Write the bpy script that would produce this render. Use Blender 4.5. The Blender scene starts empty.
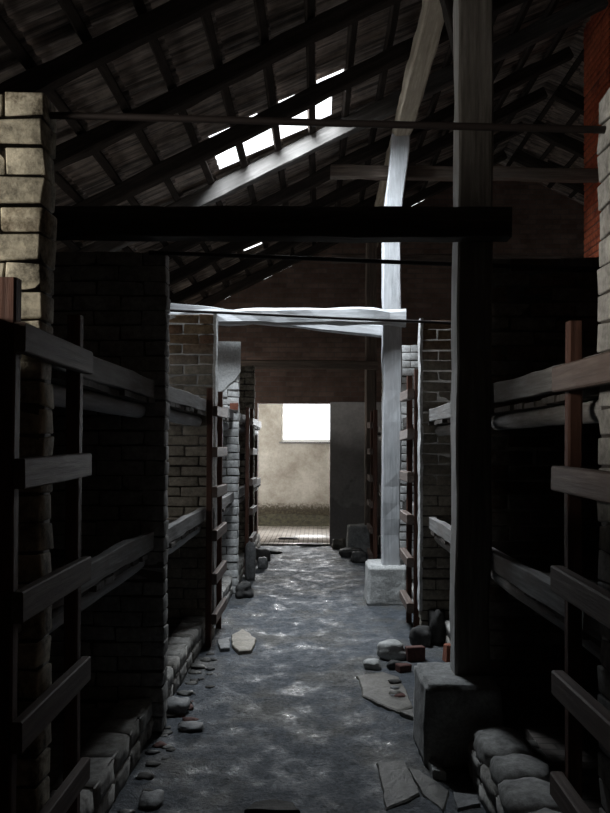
import bpy, bmesh, math, random
from mathutils import Vector, Matrix, noise
R = random.Random(7)
S = bpy.context.scene
COL = S.collection
rad = math.radians

# ------------------------------------------------------------------ tagging
def tag(o, label=None, cat=None, group=None, kind=None):
    if label: o['label'] = label
    if cat: o['category'] = cat
    if group: o['group'] = group
    if kind: o['kind'] = kind
    return o

def empty(name, loc, label, cat, group=None):
    o = bpy.data.objects.new(name, None)
    COL.objects.link(o); o.location = loc; o.empty_display_size = .1
    return tag(o, label, cat, group)

MORTAR = None
def link(name, bm, mat, parent=None, loc=(0, 0, 0), rot=None, smooth=True):
    me = bpy.data.meshes.new(name)
    bm.normal_update(); bm.to_mesh(me); bm.free()
    for p in me.polygons: p.use_smooth = smooth
    if mat: me.materials.append(mat)
    o = bpy.data.objects.new(name, me); COL.objects.link(o)
    loc = Vector(loc)
    if parent:
        o.parent = parent; loc = loc - parent.location
    if rot is None: rot = Matrix.Identity(3)
    o.matrix_local = Matrix.Translation(loc) @ rot.to_4x4()
    return o

# ------------------------------------------------------------------ materials
def nodes(name):
    m = bpy.data.materials.new(name); m.use_nodes = True
    nt = m.node_tree; b = nt.nodes['Principled BSDF']
    return m, nt, b
def N(nt, t, **kw):
    n = nt.nodes.new(t)
    for k, v in kw.items():
        if k in n.inputs: n.inputs[k].default_value = v
        else: setattr(n, k, v)
    return n
def ramp(nt, src, stops):
    r = nt.nodes.new('ShaderNodeValToRGB'); e = r.color_ramp.elements
    while len(e) > 1: e.remove(e[-1])
    e[0].position = stops[0][0]; e[0].color = (*stops[0][1], 1) if len(stops[0][1]) == 3 else stops[0][1]
    for p, c in stops[1:]:
        x = e.new(p); x.color = (*c, 1) if len(c) == 3 else c
    nt.links.new(src, r.inputs[0]); return r
def mixc(nt, fac, a, b, mode='MIX'):
    m = nt.nodes.new('ShaderNodeMix'); m.data_type = 'RGBA'; m.blend_type = mode
    for s, v in ((0, fac), (6, a), (7, b)):
        if hasattr(v, 'is_output'): nt.links.new(v, m.inputs[s])
        else: m.inputs[s].default_value = v if s == 0 else (*v, 1)
    return m.outputs[2]
def coords(nt, scale=(1, 1, 1), kind='Object'):
    t = nt.nodes.new('ShaderNodeTexCoord'); mp = nt.nodes.new('ShaderNodeMapping')
    mp.inputs['Scale'].default_value = scale
    nt.links.new(t.outputs[kind], mp.inputs[0]); return mp.outputs[0]
def tex_noise(nt, vec, scale, detail=5, rough=.6):
    n = nt.nodes.new('ShaderNodeTexNoise'); n.inputs['Scale'].default_value = scale
    n.inputs['Detail'].default_value = detail; n.inputs['Roughness'].default_value = rough
    nt.links.new(vec, n.inputs['Vector']); return n.outputs['Fac']
def bump(nt, b, h, strength=.5, dist=.01):
    n = nt.nodes.new('ShaderNodeBump'); n.inputs['Strength'].default_value = strength
    n.inputs['Distance'].default_value = dist
    nt.links.new(h, n.inputs['Height']); nt.links.new(n.outputs[0], b.inputs['Normal']); return n
def grey(nt, fac, lo, hi):
    return ramp(nt, fac, [(lo[0], (lo[1],) * 3), (hi[0], (hi[1],) * 3)]).outputs[0]

def wood(name, dark, light, stain=None, rough=.75, grain=1.0, spec=.2):
    """members are built along their own local Z, so the grain is stretched along Z"""
    m, nt, b = nodes(name)
    v = coords(nt, (28 * grain, 28 * grain, 1.6))
    f = tex_noise(nt, v, 1.6, 6, .65)
    c = ramp(nt, f, [(.3, dark), (.52, tuple((a + d) / 2 for a, d in zip(dark, light))), (.72, light)]).outputs[0]
    if stain:
        v2 = coords(nt, (3, 3, 1.2)); g = tex_noise(nt, v2, 2.2, 5, .7)
        k = grey(nt, g, (.45, 0), (.62, 1))
        c = mixc(nt, k, c, stain)
    nt.links.new(c, b.inputs['Base Color'])
    b.inputs['Roughness'].default_value = rough
    b.inputs['Specular IOR Level'].default_value = spec
    bump(nt, b, f, .55, .006)
    return m

W_LIME = wood('limewashed_wood', (.33, .34, .35), (.64, .65, .665), (.42, .42, .43))
W_POSTLIT = wood('skylit_post_side_wood', (.25, .25, .24), (.58, .58, .57), (.36, .35, .33))  # lighter post wood, daylight from the roof gap put into its tone
W_RAIL = wood('greyed_rail_wood', (.14, .135, .13), (.42, .41, .40), (.22, .20, .19))
W_BEAM = wood('blackened_beam_wood', (.018, .015, .013), (.07, .058, .05), (.03, .026, .023), .9)
W_POST = wood('old_post_wood', (.07, .052, .042), (.22, .175, .145), (.12, .10, .085), .85)
W_POSTG = wood('greyed_post_wood', (.085, .076, .066), (.27, .25, .225), (.15, .135, .12), .85)
W_GUARD = wood('red_brown_guard_wood', (.055, .026, .018), (.16, .075, .052), (.08, .04, .03), .7)
W_GUARDRAIL = wood('worn_guard_rail_wood', (.075, .053, .044), (.20, .155, .135), (.11, .075, .06), .65)
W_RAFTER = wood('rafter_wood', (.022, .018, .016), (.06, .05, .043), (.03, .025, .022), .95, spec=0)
W_RAFTERLIT = wood('skylit_rafter_wood', (.055, .05, .047), (.15, .14, .13), (.08, .075, .07), .85)  # lightened copy of the rafter wood, roof-gap daylight painted into the colour
W_PURLIN = wood('pale_purlin_wood', (.26, .22, .165), (.58, .51, .40), (.36, .31, .24), .8)
W_DECK = wood('bunk_deck_wood', (.05, .043, .038), (.17, .15, .135), (.08, .07, .06), .85)

def masonry(name, brick_a, brick_b, wash, wash_amount, top=None, top_z=None, dirt=.5, stain=2.3):
    """whitewashed old brick: the bricks are real geometry, this gives paint, dirt and grain"""
    m, nt, b = nodes(name)
    v = coords(nt, (1, 1, 1))
    geo = N(nt, 'ShaderNodeNewGeometry')
    isl = geo.outputs['Random Per Island']
    c = mixc(nt, isl, brick_a, brick_b)
    n1 = tex_noise(nt, v, 5, 6, .7); n2 = tex_noise(nt, v, 26, 6, .7)
    k = nt.nodes.new('ShaderNodeMath'); k.operation = 'ADD'
    nt.links.new(n1, k.inputs[0])
    s = nt.nodes.new('ShaderNodeMath'); s.operation = 'MULTIPLY'; s.inputs[1].default_value = .35
    nt.links.new(isl, s.inputs[0]); nt.links.new(s.outputs[0], k.inputs[1])
    lo = 1.0 - wash_amount
    kk = grey(nt, k.outputs[0], (max(0, lo - .1) * 1.1, 0), (min(1, lo * 1.1 + .1), 1))
    if top:
        sep = nt.nodes.new('ShaderNodeSeparateXYZ'); nt.links.new(v, sep.inputs[0])
        zr = nt.nodes.new('ShaderNodeMapRange'); zr.inputs[1].default_value = top_z - .1; zr.inputs[2].default_value = top_z + .12
        zr.inputs[3].default_value = 1; zr.inputs[4].default_value = .12
        nt.links.new(sep.outputs[2], zr.inputs[0])
        mm = nt.nodes.new('ShaderNodeMath'); mm.operation = 'MULTIPLY'
        nt.links.new(kk, mm.inputs[0]); nt.links.new(zr.outputs[0], mm.inputs[1]); kk = mm.outputs[0]
    c = mixc(nt, kk, c, wash)
    n3 = tex_noise(nt, v, stain, 6, .75)
    c = mixc(nt, 1.0, c, grey(nt, n3, (.34, dirt), (.56, 1)), 'MULTIPLY')
    d = grey(nt, n2, (.3, .5), (.6, 1))
    c = mixc(nt, 1.0, c, d, 'MULTIPLY')
    nt.links.new(c, b.inputs['Base Color'])
    b.inputs['Roughness'].default_value = .92; b.inputs['Specular IOR Level'].default_value = .15
    bump(nt, b, n2, .6, .006)
    return m
MORTAR = None
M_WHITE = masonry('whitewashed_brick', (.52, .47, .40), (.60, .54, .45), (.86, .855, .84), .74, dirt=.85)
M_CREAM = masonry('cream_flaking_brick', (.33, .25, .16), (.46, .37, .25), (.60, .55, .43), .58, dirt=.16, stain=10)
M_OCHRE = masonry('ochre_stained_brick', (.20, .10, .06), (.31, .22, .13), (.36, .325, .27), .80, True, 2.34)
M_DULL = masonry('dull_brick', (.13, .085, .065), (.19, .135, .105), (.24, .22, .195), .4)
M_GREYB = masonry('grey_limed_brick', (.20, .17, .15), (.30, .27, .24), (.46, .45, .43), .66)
M_KERB = masonry('kerb_stone', (.28, .26, .23), (.44, .41, .37), (.50, .48, .45), .5, dirt=.7)
M_COPE = masonry('limed_coping_stone', (.30, .29, .27), (.42, .41, .39), (.50, .49, .47), .6)
M_CHIM = masonry('red_brick', (.36, .075, .036), (.46, .12, .055), (.22, .05, .03), .25)

def stone(name, a, b_, rough=.85):
    m, nt, b = nodes(name); v = coords(nt)
    n1 = tex_noise(nt, v, 9, 6, .7); n2 = tex_noise(nt, v, 55, 4, .7)
    c = ramp(nt, n1, [(.32, a), (.68, b_)]).outputs[0]
    d = grey(nt, n2, (.3, .6), (.65, 1)); c = mixc(nt, 1.0, c, d, 'MULTIPLY')
    nt.links.new(c, b.inputs['Base Color']); b.inputs['Roughness'].default_value = rough
    b.inputs['Specular IOR Level'].default_value = .3
    bump(nt, b, n1, .6, .02)
    return m
MORTAR = stone('dirty_lime_mortar', (.05, .045, .038), (.12, .105, .09), .95)
S_CONC = stone('limed_footing_concrete', (.46, .46, .45), (.72, .72, .70))
S_CONCM = stone('worn_footing_concrete', (.25, .25, .245), (.48, .48, .47))
S_CONCD = stone('grey_footing_concrete', (.16, .16, .155), (.36, .36, .35))
S_GREY = stone('grey_stone', (.13, .13, .13), (.28, .28, .28), .6)
S_PALE = stone('pale_stone', (.34, .34, .33), (.56, .56, .54), .6)
S_WHITE = stone('limewash_plaster', (.56, .56, .55), (.78, .78, .77), .9)
S_TAN = stone('tan_stone', (.10, .092, .078), (.19, .175, .15), .55)
S_TANL = stone('light_tan_stone', (.2, .175, .14), (.34, .30, .24), .55)
S_DARK = stone('dark_stone', (.03, .03, .03), (.09, .085, .08), .7)
S_BROWN = stone('dark_brown_stone', (.035, .032, .028), (.075, .068, .06), .8)
S_SLAB = stone('wet_slab_stone', (.075, .072, .065), (.15, .142, .125), .55)
S_RED = stone('red_brick_lump', (.20, .07, .045), (.42, .16, .10), .85)
S_DRED = stone('dark_red_brick_lump', (.09, .04, .035), (.17, .08, .065), .85)

def mat_floor():
    m, nt, b = nodes('wet_trodden_floor'); v = coords(nt)
    v2 = coords(nt, (1, .8, 1))
    big = tex_noise(nt, v2, 1.7, 5, .65); mid = tex_noise(nt, v, 11, 8, .74); fine = tex_noise(nt, v, 48, 5, .7)
    c = ramp(nt, mid, [(.3, (.036, .044, .054)), (.48, (.066, .076, .09)), (.68, (.115, .127, .145))]).outputs[0]
    tan = grey(nt, big, (.48, 0), (.62, .7))
    c = mixc(nt, tan, c, (.115, .106, .09))
    pale = ramp(nt, tex_noise(nt, v, 8.5, 8, .75), [(.57, (0, 0, 0)), (.66, (.55, .55, .55))]).outputs[0]
    c = mixc(nt, pale, c, (.20, .212, .23))
    d = grey(nt, fine, (.32, .38), (.6, 1.05)); c = mixc(nt, 1.0, c, d, 'MULTIPLY')
    nt.links.new(c, b.inputs['Base Color'])
    r = ramp(nt, tex_noise(nt, v2, 4.5, 7, .72), [(.33, (.22,) * 3), (.40, (.55,) * 3), (.54, (.82,) * 3)]).outputs[0]
    nt.links.new(r, b.inputs['Roughness'])
    b.inputs['Specular IOR Level'].default_value = .4
    vo = nt.nodes.new('ShaderNodeTexVoronoi'); vo.feature = 'DISTANCE_TO_EDGE'; vo.inputs['Scale'].default_value = 3.4
    wv = nt.nodes.new('ShaderNodeVectorMath'); wv.operation = 'ADD'
    nc = nt.nodes.new('ShaderNodeTexNoise'); nc.inputs['Scale'].default_value = 5; nt.links.new(v, nc.inputs['Vector'])
    sc = nt.nodes.new('ShaderNodeVectorMath'); sc.operation = 'SCALE'; sc.inputs['Scale'].default_value = .35
    nt.links.new(nc.outputs['Color'], sc.inputs[0]); nt.links.new(v, wv.inputs[0]); nt.links.new(sc.outputs[0], wv.inputs[1])
    nt.links.new(wv.outputs[0], vo.inputs['Vector'])
    cr = grey(nt, vo.outputs['Distance'], (0, 0), (.03, 1))
    hm = nt.nodes.new('ShaderNodeMath'); hm.operation = 'MULTIPLY_ADD'; hm.inputs[1].default_value = .5
    nt.links.new(fine, hm.inputs[0]); nt.links.new(mid, hm.inputs[2])
    h2 = nt.nodes.new('ShaderNodeMath'); h2.operation = 'MULTIPLY_ADD'; h2.inputs[1].default_value = .12
    nt.links.new(cr, h2.inputs[0]); nt.links.new(hm.outputs[0], h2.inputs[2])
    bump(nt, b, h2.outputs[0], .65, .03)
    return m
M_FLOOR = mat_floor()

def brickwall(name, a, b_, mortar, sc=1.0, rot=(0, 0, 0), dirt=.5, coord='Object', rough=.9):
    m, nt, b = nodes(name)
    t = nt.nodes.new('ShaderNodeTexCoord'); mp = nt.nodes.new('ShaderNodeMapping')
    mp.inputs['Rotation'].default_value = rot
    nt.links.new(t.outputs[coord], mp.inputs[0]); v = mp.outputs[0]
    br = nt.nodes.new('ShaderNodeTexBrick'); br.inputs['Scale'].default_value = sc
    br.inputs['Brick Width'].default_value = .26; br.inputs['Row Height'].default_value = .08
    br.inputs['Mortar Size'].default_value = .007
    br.inputs['Color1'].default_value = (*a, 1); br.inputs['Color2'].default_value = (*b_, 1); br.inputs['Mortar'].default_value = (*mortar, 1)
    nt.links.new(v, br.inputs['Vector'])
    n = tex_noise(nt, v, 3, 6, .7); d = grey(nt, n, (.3, 1 - dirt), (.65, 1))
    c = mixc(nt, 1.0, br.outputs['Color'], d, 'MULTIPLY')
    nt.links.new(c, b.inputs['Base Color']); b.inputs['Roughness'].default_value = rough
    b.inputs['Specular IOR Level'].default_value = .15
    inv = nt.nodes.new('ShaderNodeMath'); inv.operation = 'SUBTRACT'; inv.inputs[0].default_value = 1
    nt.links.new(br.outputs['Fac'], inv.inputs[1])
    bump(nt, b, inv.outputs[0], .6, .01)
    return m
B_GABLE = brickwall('gable_brick', (.15, .095, .077), (.22, .15, .12), (.15, .125, .11), 1, (rad(90), 0, 0))
B_SIDE = brickwall('side_wall_brick', (.16, .10, .08), (.24, .17, .13), (.2, .18, .16), 1, (rad(90), 0, rad(90)))
B_PAVE = brickwall('paved_brick', (.42, .39, .36), (.56, .53, .49), (.2, .18, .16), 1, (0, 0, rad(90)), .35, 'Object', .33)
B_BED = brickwall('bunk_floor_brick', (.15, .13, .12), (.24, .21, .19), (.12, .11, .1), 1, (0, 0, 0), .5)

def plaster(name, a, b_, moss=None, moss_z=.35, scale=2.2, stain=None):
    m, nt, b = nodes(name); v = coords(nt)
    n1 = tex_noise(nt, v, scale, 7, .65); n2 = tex_noise(nt, v, 22, 5, .7)
    c = ramp(nt, n1, [(.34, a), (.62, b_)]).outputs[0]
    if stain:
        w = tex_noise(nt, v, 1.3, 4, .55)
        sep0 = nt.nodes.new('ShaderNodeSeparateXYZ'); nt.links.new(v, sep0.inputs[0])
        mm0 = nt.nodes.new('ShaderNodeMath'); mm0.operation = 'MULTIPLY_ADD'; mm0.inputs[1].default_value = -.22
        nt.links.new(sep0.outputs[2], mm0.inputs[0]); nt.links.new(w, mm0.inputs[2])
        c = mixc(nt, grey(nt, mm0.outputs[0], (.30, 0), (.33, .7)), c, stain)
    if moss:
        sep = nt.nodes.new('ShaderNodeSeparateXYZ'); nt.links.new(v, sep.inputs[0])
        mm = nt.nodes.new('ShaderNodeMath'); mm.operation = 'MULTIPLY_ADD'; mm.inputs[1].default_value = -.5
        nt.links.new(n2, mm.inputs[0]); nt.links.new(sep.outputs[2], mm.inputs[2])
        k = grey(nt, mm.outputs[0], (moss_z - .34, 1), (moss_z - .22, 0))
        mc = ramp(nt, n2, [(.35, moss), (.65, tuple(x * 2.2 for x in moss))]).outputs[0]
        c = mixc(nt, k, c, mc)
    d = grey(nt, n2, (.3, .8), (.6, 1)); c = mixc(nt, 1.0, c, d, 'MULTIPLY')
    nt.links.new(c, b.inputs['Base Color']); b.inputs['Roughness'].default_value = .93
    b.inputs['Specular IOR Level'].default_value = .15
    bump(nt, b, n1, .4, .02)
    return m
P_VEST = plaster('stained_yellow_plaster', (.33, .305, .26), (.54, .52, .47), (.05, .044, .032), .44)
P_JAMB = plaster('grey_damp_plaster', (.42, .41, .40), (.58, .57, .56), None, 0, 2.2, (.27, .255, .25))

m, nt, b = nodes('tile_underside')
v = coords(nt); n1 = tex_noise(nt, v, 6, 5, .7)
geo = N(nt, 'ShaderNodeNewGeometry')
c = ramp(nt, n1, [(.3, (.13, .103, .086)), (.7, (.33, .27, .225))]).outputs[0]
tn = tex_noise(nt, coords(nt, (1.2, 22, 1)), 1.5, 3, .6)
c = mixc(nt, 1.0, c, grey(nt, tn, (.38, .25), (.62, 1)), 'MULTIPLY')
nt.links.new(c, b.inputs['Base Color']); b.inputs['Roughness'].default_value = .9
TILE = m
m, nt, b = nodes('rusty_iron'); b.inputs['Base Color'].default_value = (.03, .022, .02, 1)
b.inputs['Roughness'].default_value = .6; b.inputs['Metallic'].default_value = .4
IRON = m
m, nt, b = nodes('painted_window_frame'); b.inputs['Base Color'].default_value = (.7, .7, .68, 1); b.inputs['Roughness'].default_value = .6
FRAME = m
m, nt, b = nodes('moss_earth'); v = coords(nt); n1 = tex_noise(nt, v, 14, 6, .7)
c = ramp(nt, n1, [(.35, (.03, .028, .02)), (.65, (.085, .08, .05))]).outputs[0]; nt.links.new(c, b.inputs['Base Color'])
b.inputs['Roughness'].default_value = .95; bump(nt, b, n1, .8, .03)
MOSS = m

# ------------------------------------------------------------------ shapes
def beam_bm(L, w, h, wob=.004, seg=.16, seed=0, cham=.12, bend=None, endcut=.0):
    """squared timber along +Z (0..L); w along X, h along Y, centred; hand-hewn wobble"""
    bm = bmesh.new(); rr = random.Random(seed); n = max(2, int(L / seg))
    k = cham * min(w, h)
    prof = [(-w/2 + k, -h/2), (w/2 - k, -h/2), (w/2, -h/2 + k), (w/2, h/2 - k), (w/2 - k, h/2), (-w/2 + k, h/2), (-w/2, h/2 - k), (-w/2, -h/2 + k)]
    rings = []
    off = rr.uniform(0, 50)
    for i in range(n + 1):
        z = L * i / n
        sx = noise.noise((off, z * 1.3, 0)) * wob; sy = noise.noise((off, z * 1.3, 9)) * wob
        if bend: bx, by = bend(z / L); sx += bx; sy += by
        ring = []
        for j, (x, y) in enumerate(prof):
            q = noise.noise((x * 9 + off, y * 9, z * 4)) * wob * 1.1
            f = 1 + q / max(w, h) * 2
            zz = z
            if endcut and i in (0, n): zz += rr.uniform(-endcut, endcut)
            ring.append(bm.verts.new((x * f + sx, y * f + sy, zz)))
        rings.append(ring)
    for a, b_ in zip(rings, rings[1:]):
        for j in range(8):
            bm.faces.new((a[j], a[(j + 1) % 8], b_[(j + 1) % 8], b_[j]))
    bm.faces.new(list(reversed(rings[0]))); bm.faces.new(rings[-1])
    return bm

def frame(p0, p1, side):
    z = (Vector(p1) - Vector(p0)); L = z.length; z.normalize()
    x = Vector(side); x = (x - z * x.dot(z)).normalized(); y = z.cross(x)
    return Matrix((x, y, z)).transposed(), L

_seed = [100]
def beam(name, p0, p1, side, w, h, mat, parent=None, **kw):
    """centre line p0->p1; w measured along `side`, h along the third axis"""
    rot, L = frame(p0, p1, side); _seed[0] += 1
    o = link(name, beam_bm(L, w, h, seed=_seed[0], **kw), mat, parent, p0, rot, smooth=False)
    return o

def log_bm(L, r, seed, wob=.012, n=12):
    bm = bmesh.new(); rr = random.Random(seed); off = rr.uniform(0, 90); rings = []
    k = max(3, int(L / .1))
    for i in range(k + 1):
        z = L * i / k; ring = []
        cx = noise.noise((off, z, 0)) * wob; cy = noise.noise((off, z, 7)) * wob
        for j in range(n):
            a = 2 * math.pi * j / n
            q = r * (1 + .1 * noise.noise((math.cos(a) * 1.3 + off, math.sin(a) * 1.3, z * 3)))
            ring.append(bm.verts.new((cx + q * math.cos(a), cy + q * math.sin(a), z)))
        rings.append(ring)
    for a, b_ in zip(rings, rings[1:]):
        for j in range(n): bm.faces.new((a[j], a[(j + 1) % n], b_[(j + 1) % n], b_[j]))
    bm.faces.new(list(reversed(rings[0]))); bm.faces.new(rings[-1])
    return bm

def add_box(bm, x0, x1, y0, y1, z0, z1, jit=0, rr=None):
    vs = []
    for z in (z0, z1):
        for x, y in ((x0, y0), (x1, y0), (x1, y1), (x0, y1)):
            j = [rr.uniform(-jit, jit) for _ in range(3)] if jit else (0, 0, 0)
            vs.append(bm.verts.new((x + j[0], y + j[1], z + j[2])))
    for f in ((3, 2, 1, 0), (4, 5, 6, 7), (0, 1, 5, 4), (1, 2, 6, 5), (2, 3, 7, 6), (3, 0, 4, 7)):
        bm.faces.new([vs[i] for i in f])
    return vs

def box_bm(*a):
    bm = bmesh.new(); add_box(bm, *a); return bm

def rough_up(bm, amp, freq, seed):
    for v in bm.verts:
        p = v.co * freq + Vector((seed * 3.1, 0, 0))
        v.co += noise.noise_vector(p) * amp

def rock_bm(sx, sy, sz, seed, lump=.34, sub=3):
    bm = bmesh.new(); bmesh.ops.create_icosphere(bm, subdivisions=sub, radius=1)
    for v in bm.verts:
        d = v.co.normalized()
        q = 1 + lump * noise.noise(d * 1.4 + Vector((seed * 5.3, 1, 2))) + .12 * noise.noise(d * 4 + Vector((seed, 8, 2)))
        # squared-off lump rather than a ball
        s = max(abs(d.x), abs(d.y), abs(d.z)); d2 = d * (1 / s) * .45 + d * .6
        v.co = Vector((d2.x * sx * q, d2.y * sy * q, d2.z * sz * q))
    lo = min(v.co.z for v in bm.verts); cut = lo + sz * .35
    for v in bm.verts:
        if v.co.z < cut: v.co.z = cut
        v.co.z -= cut
    return bm

# ------------------------------------------------------------------ geometry of the place (metres; x across, y down the barrack, z up)
TP = .50                     # roof rise per metre
RIDGE_X = 2.9
def roof_z(x, base): return base + TP * x if x <= RIDGE_X else base + TP * (2 * RIDGE_X - x)
TILE0 = 4.80; RAFT0 = 4.57                 # tile plane and rafter underside at x = 0
GABLE = 13.25
PT = .13                                   # partition thickness
PARTS = [2.525, 4.57, 6.76, 8.86, 10.8]

# ---- floor
xs = [-2.8, -2.0, -1.3] + [-1.0 + .033 * i for i in range(61)] + [1.3, 2.0, 2.8, 4.5, 6, 8.5]
ys = [-4, -2, 0, 1] + [1.5 + .04 * i for i in range(int((13.4 - 1.5) / .04))] + [13.4]
def floor_z(x, y):
    if x < -1.05 or x > 1.05 or y < 1.5 or y > 13.2: return 0.0
    p = Vector((x, y, 0))
    z = .010 * noise.noise(p * 2.1) + .008 * noise.noise(p * 6.0) + .0075 * noise.noise(p * 13) + .005 * noise.noise(p * 29)
    return z - .006
bm = bmesh.new()
grid = [[bm.verts.new((x, y, floor_z(x, y))) for x in xs] for y in ys]
for a, b_ in zip(grid, grid[1:]):
    for i in range(len(xs) - 1): bm.faces.new((a[i], a[i + 1], b_[i + 1], b_[i]))
link('floor', bm, M_FLOOR)['kind'] = 'structure'
o = link('floor_2', box_bm(-3, 3, 13.4, 16.6, -.12, .012), B_PAVE); o['kind'] = 'structure'
o = link('trim_1', box_bm(-.95, .22, 13.2, 13.42, -.1, .018), B_PAVE); o['kind'] = 'structure'

# ---- outer walls
def structure(name, bm, mat, smooth=False):
    o = link(name, bm, mat, smooth=smooth); o['kind'] = 'structure'; return o
WX0, WX1 = -2.78, 8.55
# left wall with a window high up near the photographer
def holed_wall(x0, x1, y0, y1, top, holes):
    bm = bmesh.new(); y = y0
    for a_, b_, z0, z1 in holes:
        add_box(bm, x0, x1, y, a_, 0, top); add_box(bm, x0, x1, a_, b_, 0, z0); add_box(bm, x0, x1, a_, b_, z1, top); y = b_
    add_box(bm, x0, x1, y, y1, 0, top); return bm
LWIN = [(.75, 2.3, 1.98, 2.72), (5.25, 6.35, 1.25, 2.65), (11.2, 12.6, 2.0, 2.7)]
RWIN = [(10.3, 12.3, 1.4, 2.7)]
wl = LWIN[0]
structure('wall_left', holed_wall(WX0 - .25, WX0, -4, GABLE + 3.6, 3.36, LWIN), B_SIDE)
structure('wall_right', holed_wall(WX1, WX1 + .25, -4, GABLE + .3, 3.36, RWIN), B_SIDE)
def gable(y0, y1, hole=None):
    bm = bmesh.new()
    pts = [(WX0 - .25, 0)]
    def prism(poly):
        lo = [bm.verts.new((x, y0, z)) for x, z in poly]; hi = [bm.verts.new((x, y1, z)) for x, z in poly]
        bm.faces.new(lo); bm.faces.new(list(reversed(hi)))
        for i in range(len(poly)):
            j = (i + 1) % len(poly); bm.faces.new((lo[j], lo[i], hi[i], hi[j]))
    L = WX0 - .2; Rr = WX1 + .2; t = TILE0 - .06
    if hole:
        hx0, hx1, hz = hole
        prism([(L, 0), (hx0, 0), (hx0, hz), (L, hz)])
        prism([(hx1, 0), (Rr, 0), (Rr, hz), (hx1, hz)])
        prism([(L, hz), (Rr, hz), (Rr, roof_z(Rr, t)), (RIDGE_X, roof_z(RIDGE_X, t)), (L, roof_z(L, t))])
    else:
        prism([(L, 0), (Rr, 0), (Rr, roof_z(Rr, t)), (RIDGE_X, roof_z(RIDGE_X, t)), (L, roof_z(L, t))])
    bmesh.ops.recalc_face_normals(bm, faces=bm.faces[:]); return bm
structure('wall_back', gable(GABLE, GABLE + .28, (-.98, .195, 2.29)), B_GABLE)
structure('wall_front', gable(-4.2, -3.9), B_GABLE)
# grey plastered face beside the doorway
bm = box_bm(.197, 1.05, GABLE - .022, GABLE + .28, 0, 2.31)
bmesh.ops.subdivide_edges(bm, edges=bm.edges[:], cuts=6, use_grid_fill=True); rough_up(bm, .006, 3, 4)
structure('trim_2', bm, P_JAMB)
# vestibule behind the doorway
WB = 16.5
wx0, wx1, wz0, wz1 = -.74, .34, 1.685, 2.56
bm = bmesh.new()
add_box(bm, -2.78, wx0, WB, WB + .25, 0, 3.0); add_box(bm, wx1, 3.0, WB, WB + .25, 0, 3.0)
add_box(bm, wx0, wx1, WB, WB + .25, 0, wz0); add_box(bm, wx0, wx1, WB, WB + .25, wz1, 3.0)
structure('wall_back_2', bm, P_VEST)
structure('ceiling_2', box_bm(-3, 3, 13.5, 16.8, 2.75, 2.85), P_VEST)
vo_ = (14.0, 16.2, .1, 2.3)
structure('wall_right_2', box_bm(2.8, 3.0, 13.5, 16.6, 0, 2.8), P_VEST)
# mossy dirt ridge at the foot of the window wall
bm = bmesh.new(); rows = []
for i in range(60):
    x = -1.7 + 3.2 * i / 59; r_ = []
    for t, z in ((0, 0), (.35, .05), (.6, .12), (.8, .18), (1, .21)):
        r_.append(bm.verts.new((x, WB - .012 - .25 * (1 - t) * (1 + .2 * noise.noise((x * 4, t, 0))), .012 + z * (1 + .35 * noise.noise((x * 3, t * 2, 4))) if t else .0)))
    rows.append(r_)
for a, b_ in zip(rows, rows[1:]):
    for j in range(4): bm.faces.new((a[j], b_[j], b_[j + 1], a[j + 1]))
tag(link('moss_bank', bm, MOSS), 'band of dark mossy earth along the foot of the window wall', 'moss', kind='stuff')
# window frame
wroot = empty('window_1', (wx0, WB, wz0), 'small bright window with thin pale frame beyond the doorway', 'window'); wroot['kind'] = 'structure'
bm = bmesh.new()
for q in ((wx0 + .002, wx0 + .04, wz0, wz1), (wx1 - .04, wx1 - .002, wz0, wz1), (wx0 + .04, wx1 - .04, wz0 + .002, wz0 + .045), (wx0 + .04, wx1 - .04, wz1 - .045, wz1)):
    add_box(bm, q[0], q[1], WB + .03, WB + .09, q[2], q[3])
link('frame', bm, FRAME, wroot, smooth=False).location -= Vector((0, 0, 0))
link('sill', box_bm(wx0 - .04, wx1 + .04, WB - .04, WB + .1, wz0 - .035, wz0), S_GREY, wroot, smooth=False)
sidewins = []
for k, (wx, (ya, yb, za, zb), lb) in enumerate([(WX0 - .12, LWIN[0], 'high side window in the left wall beside the camera'), (WX0 - .12, LWIN[1], 'side window in the left wall before the ochre partition'),
        (WX0 - .12, LWIN[2], 'side window in the left wall near the gable'), (WX1 + .06, RWIN[0], 'side window in the far right wall')]):
    w2 = empty('window_%d' % (k + 2), (wx, ya, za), lb, 'window'); w2['kind'] = 'structure'; sidewins.append(w2)
    bm = bmesh.new(); ym = (ya + yb) / 2
    for y0, y1, z0, z1 in ((ya, ya + .05, za, zb), (yb - .05, yb, za, zb), (ya, yb, za, za + .05), (ya, yb, zb - .05, zb), (ym - .02, ym + .02, za, zb)):
        add_box(bm, wx, wx + .06, y0, y1, z0, z1)
    link('frame', bm, FRAME, w2, smooth=False)
for r_ in [wroot] + sidewins:
    for ch in r_.children: ch.location = -r_.location

# ---- centre spine wall of the back-to-back bunks, and the chimney in it
bm = bmesh.new(); add_box(bm, 2.74, 2.87, -3.9, GABLE, 0, 2.62)
structure('wall_center', bm, B_SIDE)

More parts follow.
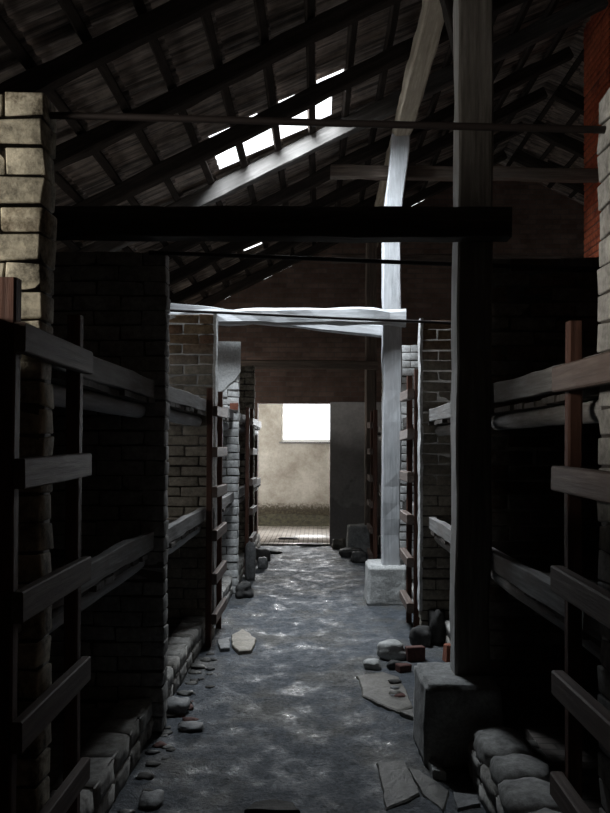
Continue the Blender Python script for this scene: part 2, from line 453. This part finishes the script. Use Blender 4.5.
# ---- brick bodies
def core(bm, vs):
    for v in vs:
        for f in v.link_faces: f.material_index = 1
def brick_body(x0, x1, y0, y1, z0, z1, seed, ragged=.0, course=.083, bl=.26, jit=.006, plaster_top=None, rough=.004, fine=1):
    """one running-bond wall, every brick a chamfered lump on a mortar core"""
    rr = random.Random(seed); bm = bmesh.new()
    n = int((z1 - z0) / course); c = (z1 - z0) / n
    for i in range(n):
        zz = z0 + i * c
        inset = rr.uniform(0, ragged)
        # start from the corridor end so that the end face is clean
        x = x0; first = True; alt = i % 2
        while x < x1 - .02:
            L = bl * (.5 if (first and alt) else 1) * rr.uniform(.93, 1.07); first = False
            xe = min(x + L, x1)
            add_box(bm, x + .0035, xe - .0035, y0 + rr.uniform(-.004, .006), y1 + rr.uniform(-.006, .004), zz + .0045, zz + c - .0045, jit, rr)
            x = xe
    bmesh.ops.bevel(bm, geom=bm.edges[:], offset=.009, segments=1 + fine, profile=.6, affect='EDGES', clamp_overlap=True)
    rough_up(bm, rough, 22, seed); rough_up(bm, rough, 7, seed + 3)
    core(bm, add_box(bm, x0 + .012, x1, y0 + .009, y1 - .009, z0, z1 - .01))
    return bm
def mortar(o):
    o.data.materials.append(MORTAR)
def partition(side, y, top, mat, label, seed, end=.86, depth=1.84, **kw):
    x0, x1 = (end, end + depth)
    bm = brick_body(x0, x1, 0, PT, 0, top, seed, **kw)
    if side < 0:
        for v in bm.verts: v.co.x = -v.co.x
        bmesh.ops.reverse_faces(bm, faces=bm.faces[:])
    o = link('brick_partition', bm, mat, None, (0, y, 0)); mortar(o)
    return tag(o, label, 'partition wall')
partition(-1, PARTS[0], 2.71, M_CREAM, 'flaking cream brick partition end on the left behind the nearest guard ladder', 1, end=.856, jit=.0045, rough=.007, course=.088)
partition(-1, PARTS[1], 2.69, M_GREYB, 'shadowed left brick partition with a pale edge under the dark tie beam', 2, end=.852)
pcl = partition(-1, PARTS[2], 2.69, M_OCHRE, 'ochre left brick partition with reddish top courses behind the second guard ladder', 3)
pd = partition(-1, PARTS[3], 2.72, M_WHITE, 'bright whitewashed left brick partition with a cracked plaster top', 4)
partition(-1, PARTS[4], 2.66, M_CREAM, 'left brick partition nearest the lit doorway', 5, end=.84)
partition(1, PARTS[0], 2.72, M_GREYB, 'flaking brick partition end at the right edge behind the nearest guard ladder', 11, end=.897, jit=.0045, rough=.007, course=.088)
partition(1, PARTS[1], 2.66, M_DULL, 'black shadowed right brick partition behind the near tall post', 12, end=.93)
pcr = partition(1, PARTS[2], 2.65, M_OCHRE, 'brown right brick partition with a white end between the two tall posts', 13, end=.85)
partition(1, PARTS[3], 2.70, M_WHITE, 'whitewashed right brick partition showing behind the pale far post', 14, end=.87)
partition(1, PARTS[4], 2.62, M_CREAM, 'right brick partition nearest the lit doorway, left of the pale post', 15, end=.84)
def end_skin(p, side, end, top, seed):
    bm = box_bm(side * (end - .012), side * (end + .012), -.004, PT + .004, .25, top + .006) if side > 0 else box_bm(-(end + .012), -(end - .012), -.004, PT + .004, .25, top + .006)
    bmesh.ops.subdivide_edges(bm, edges=[e for e in bm.edges if e.calc_length() > 1], cuts=60)
    rough_up(bm, .008, 9, seed); rough_up(bm, .004, 40, seed)
    o = link('limewashed_end', bm, S_WHITE, None, smooth=False); o.parent = p; o.matrix_local = Matrix.Identity(4); o['label'] = 'white limewashed end face'
end_skin(pcr, 1, .85, 2.65, 5); end_skin(pcl, -1, .86, 2.69, 6)
# plaster patch left on the white partition, with a crack under it, and one bare red brick
bm = bmesh.new()
poly = [(-.842, 2.725), (-1.14, 2.73), (-1.14, 2.16), (-1.02, 2.20), (-.96, 2.27), (-.9, 2.31), (-.843, 2.40)]
lo = [bm.verts.new((x, -.006 - .012, z)) for x, z in poly]; hi = [bm.verts.new((x, .02, z)) for x, z in poly]
bm.faces.new(lo); bm.faces.new(list(reversed(hi)))
for i in range(len(poly)):
    j = (i + 1) % len(poly); bm.faces.new((lo[j], lo[i], hi[i], hi[j]))
bmesh.ops.recalc_face_normals(bm, faces=bm.faces[:])
o = link('plaster_patch', bm, S_WHITE, None, (0, PARTS[3], 0), smooth=False)
o.parent = pd; o.matrix_local = Matrix.Identity(4); o['label'] = 'pale grey plaster'
o = link('bare_brick', box_bm(-.955, -.865, -.015, .03, 1.99, 2.06), S_RED, None, smooth=False); o.parent = pd; o['label'] = 'bare orange red brick'

ch = brick_body(2.93, 3.45, 8.31, 9.1, 0, 6.3, 21, course=.075, jit=.003, rough=.002, fine=0)
ch = link('chimney', ch, M_CHIM); mortar(ch)
tag(ch, 'red brick chimney glimpsed beside the right edge under the roof', 'chimney')

# ---- roof: tiles, battens (ceiling), rafters
EDGE = ((-1.0, -.8, 7.19), (-.8, -.7, 7.32), (-.7, -.6, 7.21), (-.6, -.38, 7.32), (-.38, -.19, 7.18), (-.19, -.03, 7.26), (-.03, .2, 7.16))
def hole(x, y):
    if not -1.0 < x < .2: return False
    y0 = next((e for a, b_, e in EDGE if a <= x < b_), 7.3)
    return y0 < y < (8.04 if x < .08 else 7.30)
PER = .145; RW = .335; X00 = -.075
def slope(sign):
    bm = bmesh.new()
    ylist = []
    y = -4.1
    while y < GABLE + .25:
        ylist.append(y); y += PER / 6
    ylist += [7.16, 7.18, 7.21, 7.26, 7.30, 7.32, 8.04]; ylist = sorted(set(round(v, 4) for v in ylist))
    k0 = -10; k1 = 9
    for k in range(k0, k1):
        xa = X00 + RW * k; xb = xa + RW + .05
        if xa > RIDGE_X: break
        cols = []
        subs = [0, .25, .5, .75, 1.0]
        for yy in ylist:
            ph = (yy % PER) / PER; col_ = math.floor(yy / PER); cn = noise.cell(Vector((col_ + .5, k + .5, 3.5)))
            prof = .040 * (1 - math.sin(math.pi * ph) ** .6) - .008 + .009 * cn + .006 * noise.noise((yy * 1.3, k * 2.7, 0))
            c = []
            for t in subs:
                x = min(xa + (xb - xa) * t, RIDGE_X + .02); lift = .030 * (1 - t) + .004
                c.append((x, yy, TILE0 + TP * x + prof + lift))
            cols.append(c)
        vv = [[bm.verts.new((x if sign < 0 else 2 * RIDGE_X - x, y_, z)) for x, y_, z in c] for c in cols]
        for i in range(len(cols) - 1):
            ym = (ylist[i] + ylist[i + 1]) / 2
            for j in range(len(subs) - 1):
                xm = (cols[i][j][0] + cols[i][j + 1][0]) / 2
                if sign < 0:
                    if hole(xm, ym): continue
                    if k in (-3,) and 11.3 < ym < 11.36: continue
                bm.faces.new((vv[i][j], vv[i + 1][j], vv[i + 1][j + 1], vv[i][j + 1]))
    return bm
bm = slope(-1); bm2 = slope(1)
me = bpy.data.meshes.new('t'); bm2.to_mesh(me); bm2.free(); bm.from_mesh(me); bpy.data.meshes.remove(me)
ceil = link('ceiling', bm, TILE); ceil['kind'] = 'structure'
for k in range(-8, 9):
    x = X00 + RW * k
    if x < WX0 - .1 or x > RIDGE_X - .1: continue
    z = TILE0 + TP * x - .03
    beam('batten', (x, -3.9, z), (x, GABLE, z), (1, 0, TP), .065, .05, W_RAFTER, ceil, wob=.006, seg=.5)
for k in range(0, 16):
    x = RIDGE_X + .15 + RW * k
    z = roof_z(x, TILE0) - .03
    beam('batten', (x, -3.9, z), (x, GABLE, z), (1, 0, -TP), .065, .05, W_RAFTER, ceil, wob=.006, seg=.5)
RAFT = [2.85, 3.85, 4.9, 5.93, 6.99, 8.17, 9.25, 10.3, 11.4, 12.5]
LABL = ['nearest dark rafter of the left roof slope, high over the cream partition',
        'dark rafter, third one nearer than the rafter above the skylight', 'dark rafter, second one nearer than the rafter above the skylight',
        'dark rafter next nearer than the one running along the top of the skylight', 'dark rafter running along the upper edge of the skylight gap',
        'pale sunlit rafter along the lower edge of the skylight gap', 'first dark rafter beyond the pale lit rafter under the skylight',
        'second dark rafter beyond the pale lit rafter under the skylight', 'third dark rafter beyond the pale lit rafter, low near the gable',
        'last dark left rafter against the brick gable wall']
for y, lb in zip(RAFT, LABL):
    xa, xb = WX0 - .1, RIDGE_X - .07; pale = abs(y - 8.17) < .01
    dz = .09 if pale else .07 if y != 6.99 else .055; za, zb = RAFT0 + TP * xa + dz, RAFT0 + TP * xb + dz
    o = beam('rafter', (xa, y, za), (xb, y, zb), (0, 1, 0), .11, .165 if pale else .13, W_RAFTERLIT if pale else W_RAFTER, wob=.010)  # rafter facing the gap gets the lighter wood with its light painted in
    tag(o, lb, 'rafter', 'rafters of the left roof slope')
for i, y in enumerate(RAFT[2:]):
    xa, xb = WX1 + .1, RIDGE_X + .07
    o = beam('rafter', (xa, y, roof_z(xa, RAFT0) + .085), (xb, y, roof_z(xb, RAFT0) + .085), (0, 1, 0), .11, .165, W_RAFTER, wob=.012)
    tag(o, 'dark rafter under the dim right roof slope beyond the near tall post', 'rafter', 'rafters of the right roof slope')

# ---- posts, footings, braces, purlin, tie beams, collars
def footing(x0, x1, y0, y1, h, mat, label, seed, top=None):
    bm = box_bm(x0, x1, y0, y1, -.02, h)
    for v in bm.verts:
        if v.co.z < 0.1: v.co.x += -.012 if v.co.x < (x0 + x1) / 2 else .012
    bmesh.ops.subdivide_edges(bm, edges=bm.edges[:], cuts=9, use_grid_fill=True)
    bmesh.ops.bevel(bm, geom=[e for e in bm.edges if len(e.link_faces) == 2 and e.calc_face_angle(0) > 1.2], offset=.015, segments=2, affect='EDGES')
    rough_up(bm, .012, 6, seed); rough_up(bm, .006, 22, seed)
    return tag(link('post_footing', bm, mat), label, 'footing')
def bent(a): return lambda t: a(t)
f1 = footing(.545, .925, 4.13, 4.60, .40, S_CONCM, 'dark concrete footing block under the near tall post', 1)
f2 = footing(.51, .905, 8.28, 8.76, .395, S_CONC, 'pale rounded concrete footing under the whitewashed far post', 2)
f3 = footing(.46, .90, 12.28, 12.72, .40, S_CONCD, 'small grey footing block in shade by the plastered doorway wall', 3)
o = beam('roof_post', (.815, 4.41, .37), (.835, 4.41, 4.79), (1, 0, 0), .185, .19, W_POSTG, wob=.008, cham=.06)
o.data.materials.append(W_POSTLIT)
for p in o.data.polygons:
    if p.normal.x < -.8: p.material_index = 1  # aisle-side faces take the lighter wood, skylight painted as colour
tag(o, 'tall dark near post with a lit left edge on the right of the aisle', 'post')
o = beam('roof_post', (.752, 8.455, .37), (.752, 8.455, 4.80), (1, 0, 0), .185, .19, W_LIME, wob=.012, cham=.06,
         bend=lambda t: (max(0, t - .8) / .2 * .09, 0))
tag(o, 'bright whitewashed post standing mid-way down the aisle', 'post')
o = beam('roof_post', (.80, 12.5, .37), (.80, 12.5, 4.80), (1, 0, 0), .17, .17, W_POST, wob=.008)
tag(o, 'dim far post against the brick gable beyond the white post', 'post')
o = beam('purlin', (.86, -3.8, 4.86), (.85, GABLE - .03, 4.86), (1, 0, 0), .18, .165, W_PURLIN, wob=.012)
tag(o, 'long pale purlin carrying the rafters over the row of posts', 'purlin')
o = beam('knee_brace', (.80, 4.46, 3.70), (.845, 5.48, 4.70), (1, 0, 0), .10, .11, W_BEAM, wob=.006)
tag(o, 'short dark diagonal brace from the near post up to the purlin', 'brace')
o = beam('tie_beam', (-2.72, 4.243, 2.765), (.985, 4.243, 2.745), (0, 1, 0), .12, .155, W_BEAM, wob=.008, cham=.05)
tag(o, 'black horizontal tie beam crossing in front of the near post', 'beam')
o = beam('tie_beam', (-2.72, 8.29, 2.90), (.88, 8.29, 2.905), (0, 1, 0), .12, .155, W_LIME, wob=.03, cham=.2)
tag(o, 'pale crooked tie beam crossing in front of the white post', 'beam')
o = beam('tie_beam', (-2.72, 8.62, 3.17), (.82, 8.62, 2.785), (0, 1, 0), .11, .12, W_LIME, wob=.01)
tag(o, 'bright lower tie beam showing just under the crooked pale one', 'beam')
o = beam('tie_beam', (-2.72, 12.36, 2.84), (.9, 12.36, 2.82), (0, 1, 0), .1, .13, W_POST, wob=.01)
tag(o, 'dark tie beam above the doorway in front of the gable', 'beam')
o = beam('collar_beam', (.12, 8.63, 4.50), (5.6, 8.63, 4.41), (0, 1, 0), .1, .13, W_POST, wob=.01)
tag(o, 'dim upper cross beam with a lit edge behind the white post', 'beam')
o = beam('collar_beam', (.2, 12.64, 4.50), (5.5, 12.64, 4.47), (0, 1, 0), .1, .12, W_POST, wob=.01)
tag(o, 'faint upper cross beam in front of the gable brickwork', 'beam')
def rod(p0, p1, label):
    rot, L = frame(p0, p1, (0, 1, 0)); _seed[0] += 1
    tag(link('iron_rod', log_bm(L, .012, _seed[0], .006, 8), IRON, None, p0, rot), label, 'rod')
rod((-.95, 2.59, 2.655), (.93, 2.59, 2.60), 'thin dark iron rod high across the aisle in front of the purlin')
rod((-.95, 4.558, 2.68), (1.9, 4.558, 2.575), 'thin rod just behind the near post above the black partition')
rod((-1.45, 6.748, 2.725), (1.25, 6.748, 2.605), 'thin iron rod strung across the aisle in front of the pale beam')

# ---- guard ladders
def ladder(side, y0, L, tops, stile_x, rung_x, top, label, wz=.085, low=0.0):
    """two stiles with rails nailed across their aisle side"""
    sx = sum(stile_x) / 2 * side; sw = stile_x[1] - stile_x[0]; rx = sum(rung_x) / 2 * side; rw = rung_x[1] - rung_x[0]
    root = empty('guard_ladder', (sx, y0, low), label, 'guard')
    for yy in (y0 + .025, y0 + L - .025):
        beam('stile', (sx, yy, low - .005), (sx, yy, top + R.uniform(-.01, .02)), (1, 0, 0), sw, .05, W_GUARD, root, wob=.003, seg=.3)
    for t in tops:
        zc = t - wz / 2
        dz = R.uniform(-.006, .006)
        beam('rung', (rx, y0 + R.uniform(-.012, .006), zc + dz), (rx, y0 + L + R.uniform(-.006, .012), zc - dz), (1, 0, 0), rw, wz * R.uniform(.95, 1.05), W_GUARDRAIL, root, wob=.003, seg=.25)
    return root
T6 = [1.945, 1.567, 1.19, .826, .468, .10]
ladder(-1, 2.30, .68, T6, (.858, .908), (.824, .857), 2.075, 'nearest left slatted wooden guard in front of the cream partition')
ladder(-1, 6.52, .72, [1.925, 1.59, 1.267, .925, .585, .26], (.842, .89), (.80, .841), 2.06, 'second left wooden guard in front of the ochre partition')
ladder(-1, 10.08, .70, T6, (.848, .895), (.80, .847), 2.07, 'far left wooden guard beside the lit doorway')
ladder(1, 2.19, .68, [1.872, 1.53, 1.18, .83, .47, .10], (.858, .906), (.812, .857), 2.03, 'nearest right slatted wooden guard at the picture edge')
ladder(1, 6.93, .62, [2.09, 1.745, 1.38, 1.02, .67, .285], (.812, .862), (.752, .811), 2.25, 'right wooden guard just beyond the near post')
ladder(1, 11.45, .66, T6, (.772, .83), (.725, .771), 2.12, 'far right wooden guard showing left of the white post')

# ---- bunks
FLOORY = [.45] + PARTS + [GABLE - PT]
BAY = {-1: ['beside the camera', 'between the cream and shadowed partitions', 'between the shadowed and ochre partitions', 'between the ochre and white partitions', 'beyond the white partition', 'next to the doorway wall'],
       1: ['beside the camera', 'right of the near post', 'behind the near post', 'behind the white post', 'beyond the white post', 'next to the gable wall']}
def bunk(side, i, top, tier, sag=0):
    y0 = FLOORY[i] + PT + .012; y1 = FLOORY[i + 1] - .012
    nm = 'left' if side < 0 else 'right'
    root = empty('plank_bunk', (side * .9, y0, top - .1), f'{tier} wooden bunk of the {nm} row {BAY[side][i]}', 'bunk', 'wooden bunks along the aisle')
    xr = side * .936
    beam('front_rail', (xr, y0, top - .05), (xr, y1, top - .05 + sag), (1, 0, 0), .05, .10, W_RAIL, root, wob=.008, cham=.08)
    # deck of boards running back to the wall, ragged front ends
    bm = bmesh.new(); rr = random.Random(i * 7 + int(top * 10) + side); y = y0
    while y < y1 - .06:
        w = min(rr.uniform(.13, .21), y1 - y); xo = .912 + rr.uniform(-.012, .03); zt = top - .104 + rr.uniform(-.004, 0)
        xa, xb = xo, 2.66
        vs = add_box(bm, xa, xb, y + .004, y + w - .006, zt - .026, zt, .002, rr)
        y += w
    for v in bm.verts: v.co.x *= side; v.co -= Vector((0, 0, 0))
    if side < 0: bmesh.ops.reverse_faces(bm, faces=bm.faces[:])
    o = link('plank_deck', bm, W_DECK, None, smooth=False); o.parent = root; o.location = -root.location
    for lx in (1.0, 2.1):
        rot, L = frame((0, y0, 0), (0, y1, 0), (1, 0, 0))
        link('support_log', log_bm(L, .043, i * 13 + int(top * 9) + int(lx * 3)), W_LIME if side < 0 else W_RAIL, root, (side * lx, y0, top - .176), rot)
def masonry_bunk(side, i, h=.2):
    y0 = FLOORY[i] + PT + .01; y1 = FLOORY[i + 1] - .01
    near = side > 0 and i == 1
    xf = .914 if side < 0 else .935
    if side > 0 and i == 2: xf = 1.035
    if near: xf = .745; y0 = 2.93; y1 = 4.10
    nm = 'left' if side < 0 else 'right'
    root = empty('masonry_bunk', (side * .9, y0, 0), f'bottom masonry bunk with stone kerb, {nm} row {BAY[side][i]}', 'bunk', 'masonry bottom bunks')
    rr = random.Random(i * 5 + side + 3); bm = bmesh.new(); y = y0
    hh = h if not near else h - .05
    while y < y1 - .03:
        w = min(rr.uniform(.2, .34), y1 - y); y_ = y
        if y1 - (y + w) < .08: w = y1 - y
        for za, zb in ([(0, hh * .48), (hh * .48, hh)]):
            add_box(bm, xf + rr.uniform(-.006, .006), 1.09, y_ + .003, y_ + w - .003, za + (.003 if za else -.01), zb - .002, .004, rr)
        y += w
    bmesh.ops.bevel(bm, geom=bm.edges[:], offset=.009, segments=2, affect='EDGES', clamp_overlap=True)
    bmesh.ops.subdivide_edges(bm, edges=[e for e in bm.edges if e.calc_length() > .08], cuts=2, use_grid_fill=True)
    rough_up(bm, .007, 16, i + 5); rough_up(bm, .008, 5, i)
    core(bm, add_box(bm, xf + .015, 1.085, y0, y1, -.01, hh - .012))
    for v in bm.verts: v.co.x *= side
    if side < 0: bmesh.ops.reverse_faces(bm, faces=bm.faces[:])
    o = link('kerb', bm, M_KERB, None); mortar(o); o.parent = root; o.location = -root.location
    if near: y0 = FLOORY[i] + PT + .01; y1 = FLOORY[i + 1] - .01
    bm = box_bm(min(side * 1.085, side * 2.66), max(side * 1.085, side * 2.66), y0, y1, -.01, h - .06)
    o = link('brick_floor', bm, B_BED, None, smooth=False); o.parent = root; o.location = -root.location
    if near:
        yy = 4.085
        for k, w in enumerate((.36, .27, .30, .24)):
            b2 = rock_bm(.12, w / 2 * 1.04, .07, k + 3, .10)
            link('coping_stone', b2, M_COPE, root, (.875 + .012 * math.sin(k * 2.1), yy - w / 2, hh - .035))
            yy -= w
UL = [1.965, 1.965, 1.975, 1.985, 1.985, 1.985]
for i in range(0, 6):
    bunk(-1, i, UL[i], 'upper'); bunk(-1, i, 1.125 if i < 2 else 1.095, 'middle')
for i in range(1, 6):
    bunk(1, i, 1.905, 'upper', .03 if i == 1 else 0); bunk(1, i, 1.075 if i == 1 else 1.03, 'middle', -.03 if i == 1 else 0)
for i in range(1, 6):
    masonry_bunk(-1, i); masonry_bunk(1, i)

# ---- loose stones and slabs on the floor (x, y on the floor in metres)
def g(px, py):                               # survey helper: floor position from a bearing measured on the photo
    y = 1312.0 / (py - 446); return ((px - 318) * y / 820, y)
def slab(name, pts, th, mat, label, seed=1, cat='stone'):
    pts = [g(*p) for p in pts]; cx = sum(p[0] for p in pts) / len(pts); cy = sum(p[1] for p in pts) / len(pts)
    # densify outline for a broken edge
    out = []
    for (x0, y0), (x1, y1) in zip(pts, pts[1:] + pts[:1]):
        n = max(2, int(math.hypot(x1 - x0, y1 - y0) / .04))
        for k in range(n):
            t = k / n; x = x0 + (x1 - x0) * t; y = y0 + (y1 - y0) * t
            q = noise.noise_vector(Vector((x * 12, y * 12, seed))) * .012
            out.append((x + q.x - cx, y + q.y - cy))
    bm = bmesh.new()
    lo = [bm.verts.new((x * 1.02, y * 1.02, -.03)) for x, y in out]; hi = [bm.verts.new((x, y, th - .006)) for x, y in out]
    hi2 = [bm.verts.new((x * .95, y * .95, th + .003 * noise.noise((x * 9, y * 9, seed)))) for x, y in out]
    n = len(out)
    for i in range(n):
        j = (i + 1) % n
        bm.faces.new((lo[i], lo[j], hi[j], hi[i])); bm.faces.new((hi[i], hi[j], hi2[j], hi2[i]))
    bm.faces.new(hi2)
    bmesh.ops.recalc_face_normals(bm, faces=bm.faces[:])
    bmesh.ops.triangulate(bm, faces=[f for f in bm.faces if len(f.verts) > 4])
    return tag(link(name, bm, mat, None, (cx, cy, 0), smooth=False), label, cat)
def c6(*pts): return [(340 + x / 3.8125, 600 + y / 3.8125) for x, y in pts]
def c7(*pts): return [(140 + x / 3.8125, 620 + y / 3.8125) for x, y in pts]
slab('floor_slab', c6((65, 290), (160, 272), (228, 292), (283, 405), (225, 425), (90, 366), (80, 325)), .014, S_TAN, 'pale tan cracked floor slab left of the near footing block', 1)
slab('floor_slab', c6((232, 428), (284, 414), (287, 452)), .018, S_SLAB, 'small triangular slab chip against the near footing block', 2)
slab('floor_slab', c6((145, 612), (245, 602), (282, 680), (305, 735), (180, 792), (165, 690)), .009, S_SLAB, 'grey floor slab in front of the near footing, left of its broken neighbour', 3)
slab('floor_slab', c6((262, 632), (300, 640), (420, 720), (400, 795), (318, 735)), .008, S_SLAB, 'broken grey slab at the front foot of the near footing', 4)
slab('floor_slab', c6((430, 725), (520, 735), (535, 770), (440, 785)), .01, S_GREY, 'small grey slab between the near footing and the right kerb', 5)
slab('floor_slab', c6((335, 605), (372, 640), (405, 672), (350, 665)), .035, S_PALE, 'pale stone shard leaning at the base of the near footing', 6)
slab('floor_slab', c7((352, 65), (395, 42), (450, 80), (428, 122), (380, 127), (354, 103)), .022, S_TANL, 'flat tan stone on the left of the aisle by the second guard', 7)
slab('floor_slab', c7((300, 82), (346, 72), (346, 112), (310, 116)), .018, S_GREY, 'grey flat stone between the tan stone and the second left guard', 8)
slab('floor_slab', c7((400, 735), (440, 705), (520, 694), (590, 705), (620, 735)), .022, S_BROWN, 'dark brown flat patch of stone at the bottom centre', 9)
def rock(px, py, sx, sy, sz, mat, label, seed, group=None, name='stone', z=0, rz=0):
    x, y = g(px, py)
    o = link(name, rock_bm(sx, sy, sz, seed), mat, None, (x, y, z - .008), Matrix.Rotation(rz, 3, 'Z'))
    return tag(o, label, 'stone' if name == 'stone' else 'brick', group)
rock(178, 710, .07, .085, .04, S_GREY, 'large rounded grey stone against the left kerb', 31)
rock(192, 728, .07, .055, .018, S_GREY, 'flat grey stone beside the large rounded one by left kerb', 32)
rock(153, 800, .05, .07, .018, S_GREY, 'grey stone at the foot of the left kerb, bottom left', 33)
rr = random.Random(5)
for k in range(40):
    yy = 3.5 + 2.9 * rr.random(); x = -.86 + abs(rr.gauss(0, .06))
    if -.81 < x and yy > 6.3: continue
    s = rr.uniform(.014, .034)
    o = link('stone', rock_bm(s * rr.uniform(1, 1.5), s * rr.uniform(1, 1.6), s * .38, 60 + k, lump=.6, sub=2), rr.choice([S_SLAB, S_DARK, S_SLAB, S_BROWN, S_DARK, S_DRED]), None, (x, yy, floor_z(x, yy) - .006), Matrix.Rotation(rr.uniform(0, 3), 3, 'Z'))
    tag(o, 'small stone chip in the strip of rubble along the left kerb', 'stone', 'rubble along the left kerb')
rock(373, 666, .06, .05, .035, S_PALE, 'white stone lump at the aisle end of the rubble by the near post', 41)
rock(392, 656, .105, .07, .07, S_PALE, 'large pale grey stone in the rubble left of the near post', 42)
rock(395, 666, .05, .035, .03, S_DARK, 'dark stone in front of the large pale one in the rubble', 43)
def brick(px, py, dims, mat, label, rz, ry=0, z=0):
    x, y = g(px, py); bm = bmesh.new(); add_box(bm, -dims[0] / 2, dims[0] / 2, -dims[1] / 2, dims[1] / 2, 0, dims[2], .006, R)
    bmesh.ops.bevel(bm, geom=bm.edges[:], offset=.006, segments=1, affect='EDGES')
    o = link('loose_brick', bm, mat, None, (x, y, z + floor_z(x, y)), Matrix.Rotation(rz, 3, 'Z') @ Matrix.Rotation(ry, 3, 'Y'), smooth=False)
    return tag(o, label, 'brick')
brick(415, 657, (.135, .09, .105), S_DRED, 'dark red half brick standing in the rubble left of the near post', .15)
brick(404, 668, (.10, .07, .05), S_DRED, 'small dark red brick piece lying in front of the rubble', .5)
brick(447, 659, (.05, .10, .13), S_RED, 'orange red broken brick tight against the near post', .2, .1)
rock(421, 643, .08, .075, .09, S_DARK, 'large dark rounded stone behind the rubble by the right guard', 44)
rock(437, 641, .065, .08, .15, S_DARK, 'tall dark stone behind the near post', 45)
for k in range(60):
    px, py = rr.uniform(394, 417), rr.uniform(662, 698)
    x, y = g(px, py); s = rr.uniform(.016, .036)
    if x > .53: continue
    o = link('stone', rock_bm(s * 1.3, s * 1.2, s * .6, 90 + k, sub=2), rr.choice([S_GREY, S_DRED, S_TAN, S_DARK, S_BROWN, S_TAN]), None, (x, y, floor_z(x, y) + .004), Matrix.Rotation(rr.uniform(0, 3), 3, 'Z'))
    tag(o, 'small stone or brick chip beside the near footing block', 'stone', 'rubble beside the near footing')
# far rubble
rock(263, 560, .11, .12, .10, S_DARK, 'dark stone heap lump at the foot of the far left guard', 51)
rock(263, 568, .06, .08, .08, S_GREY, 'grey stone leaning on the left kerb before the far left guard', 52)
rock(251, 580, .06, .05, .26, S_GREY, 'upright grey stone shard against the white left partition', 53)
rock(245, 596, .09, .14, .08, S_DARK, 'dark stone on the left kerb line beyond the second guard', 54)
rock(339, 548, .10, .08, .08, S_TAN, 'brownish stone at the corner of the doorway wall', 55)
rock(352, 556, .16, .1, .07, S_DARK, 'low dark stone in front of the far grey footing', 56)
rock(359, 561, .11, .1, .08, S_DARK, 'low dark stone right of its neighbour before the far footing', 57)
rock(276, 553, .10, .06, .025, S_DARK, 'thin dark stone flake on the floor just before the doorway', 58)
for k, (px, py, w) in enumerate(((288, 540, .16), (311, 546, .2))):
    x, y = g(px, py)
    o = link('stone', rock_bm(w, .05, .02, 70 + k), S_DARK, None, (x, y, .01)); tag(o, ['dark flat flake on the doorway brick paving', 'dark flake at the doorway threshold, right of centre'][k], 'stone')

# ------------------------------------------------------------------ light: daylight through the openings
def area(name, loc, direction, sx, sy, power, col=(1, 1, 1)):
    l = bpy.data.lights.new(name, 'AREA'); l.shape = 'RECTANGLE'; l.size = sx; l.size_y = sy; l.energy = power; l.color = col
    o = bpy.data.objects.new(name, l); COL.objects.link(o); o.location = loc
    o.rotation_euler = Vector(direction).to_track_quat('-Z', 'Y').to_euler(); return o
area('daylight_far_window', ((wx0 + wx1) / 2, WB + .35, (wz0 + wz1) / 2), (0, -1, -.12), 1.1, .9, 240, (.96, .98, 1))
area('daylight_porch_side', (-2.70, 14.9, 1.5), (1, .2, -.25), 1.6, 2.0, 115, (1, .98, .95))
o = area('daylight_roof_gap', (-.55, 7.6, 5.12), (.2, -.12, -1), 1.0, .95, 315, (.85, .93, 1)); o.data.spread = rad(155)
area('daylight_side_window', (WX0 - .3, 1.52, 2.35), (1, .2, -.3), 1.5, .7, 52, (1, .93, .82)).data.spread = rad(130)
area('daylight_bay_window', (WX0 - .3, 5.8, 1.95), (1, .1, -.1), 1.05, 1.3, 11, (1, .95, .87))
area('daylight_gable_window', (WX0 - .3, 11.9, 2.35), (1, .1, -.1), 1.3, .65, 30, (1, .95, .88))
area('daylight_right_window', (WX1 + .3, 11.3, 2.05), (-1, .1, -.1), 1.9, 1.2, 18, (1, .95, .88))
w = bpy.data.worlds.new('World'); S.world = w; w.use_nodes = True
bg = w.node_tree.nodes['Background']; bg.inputs[0].default_value = (.93, .96, 1, 1); bg.inputs[1].default_value = 2.5

# ------------------------------------------------------------------ camera
cam = bpy.data.cameras.new('camera'); co = bpy.data.objects.new('camera', cam); COL.objects.link(co)
cam.sensor_fit = 'AUTO'; cam.sensor_width = 36; cam.lens = 36 * 820 / 813
cam.clip_start = .05; cam.clip_end = 200
co.location = (0, 0, 1.6)
co.rotation_euler = (rad(90 + .8), 0, rad(.91))
cam.shift_y = 28.05 / 813
co.rotation_euler = (co.rotation_euler.to_matrix() @ Matrix.Rotation(rad(.25), 3, 'Z')).to_euler()
S.camera = co
S.view_settings.view_transform = 'Standard'; S.view_settings.look = 'None'
S.view_settings.gamma = 1; S.view_settings.use_curve_mapping = False; S.view_settings.exposure = 0
S.cycles.use_denoising = True
S.cycles.max_bounces = 8; S.cycles.diffuse_bounces = 5; S.cycles.sample_clamp_indirect = 4
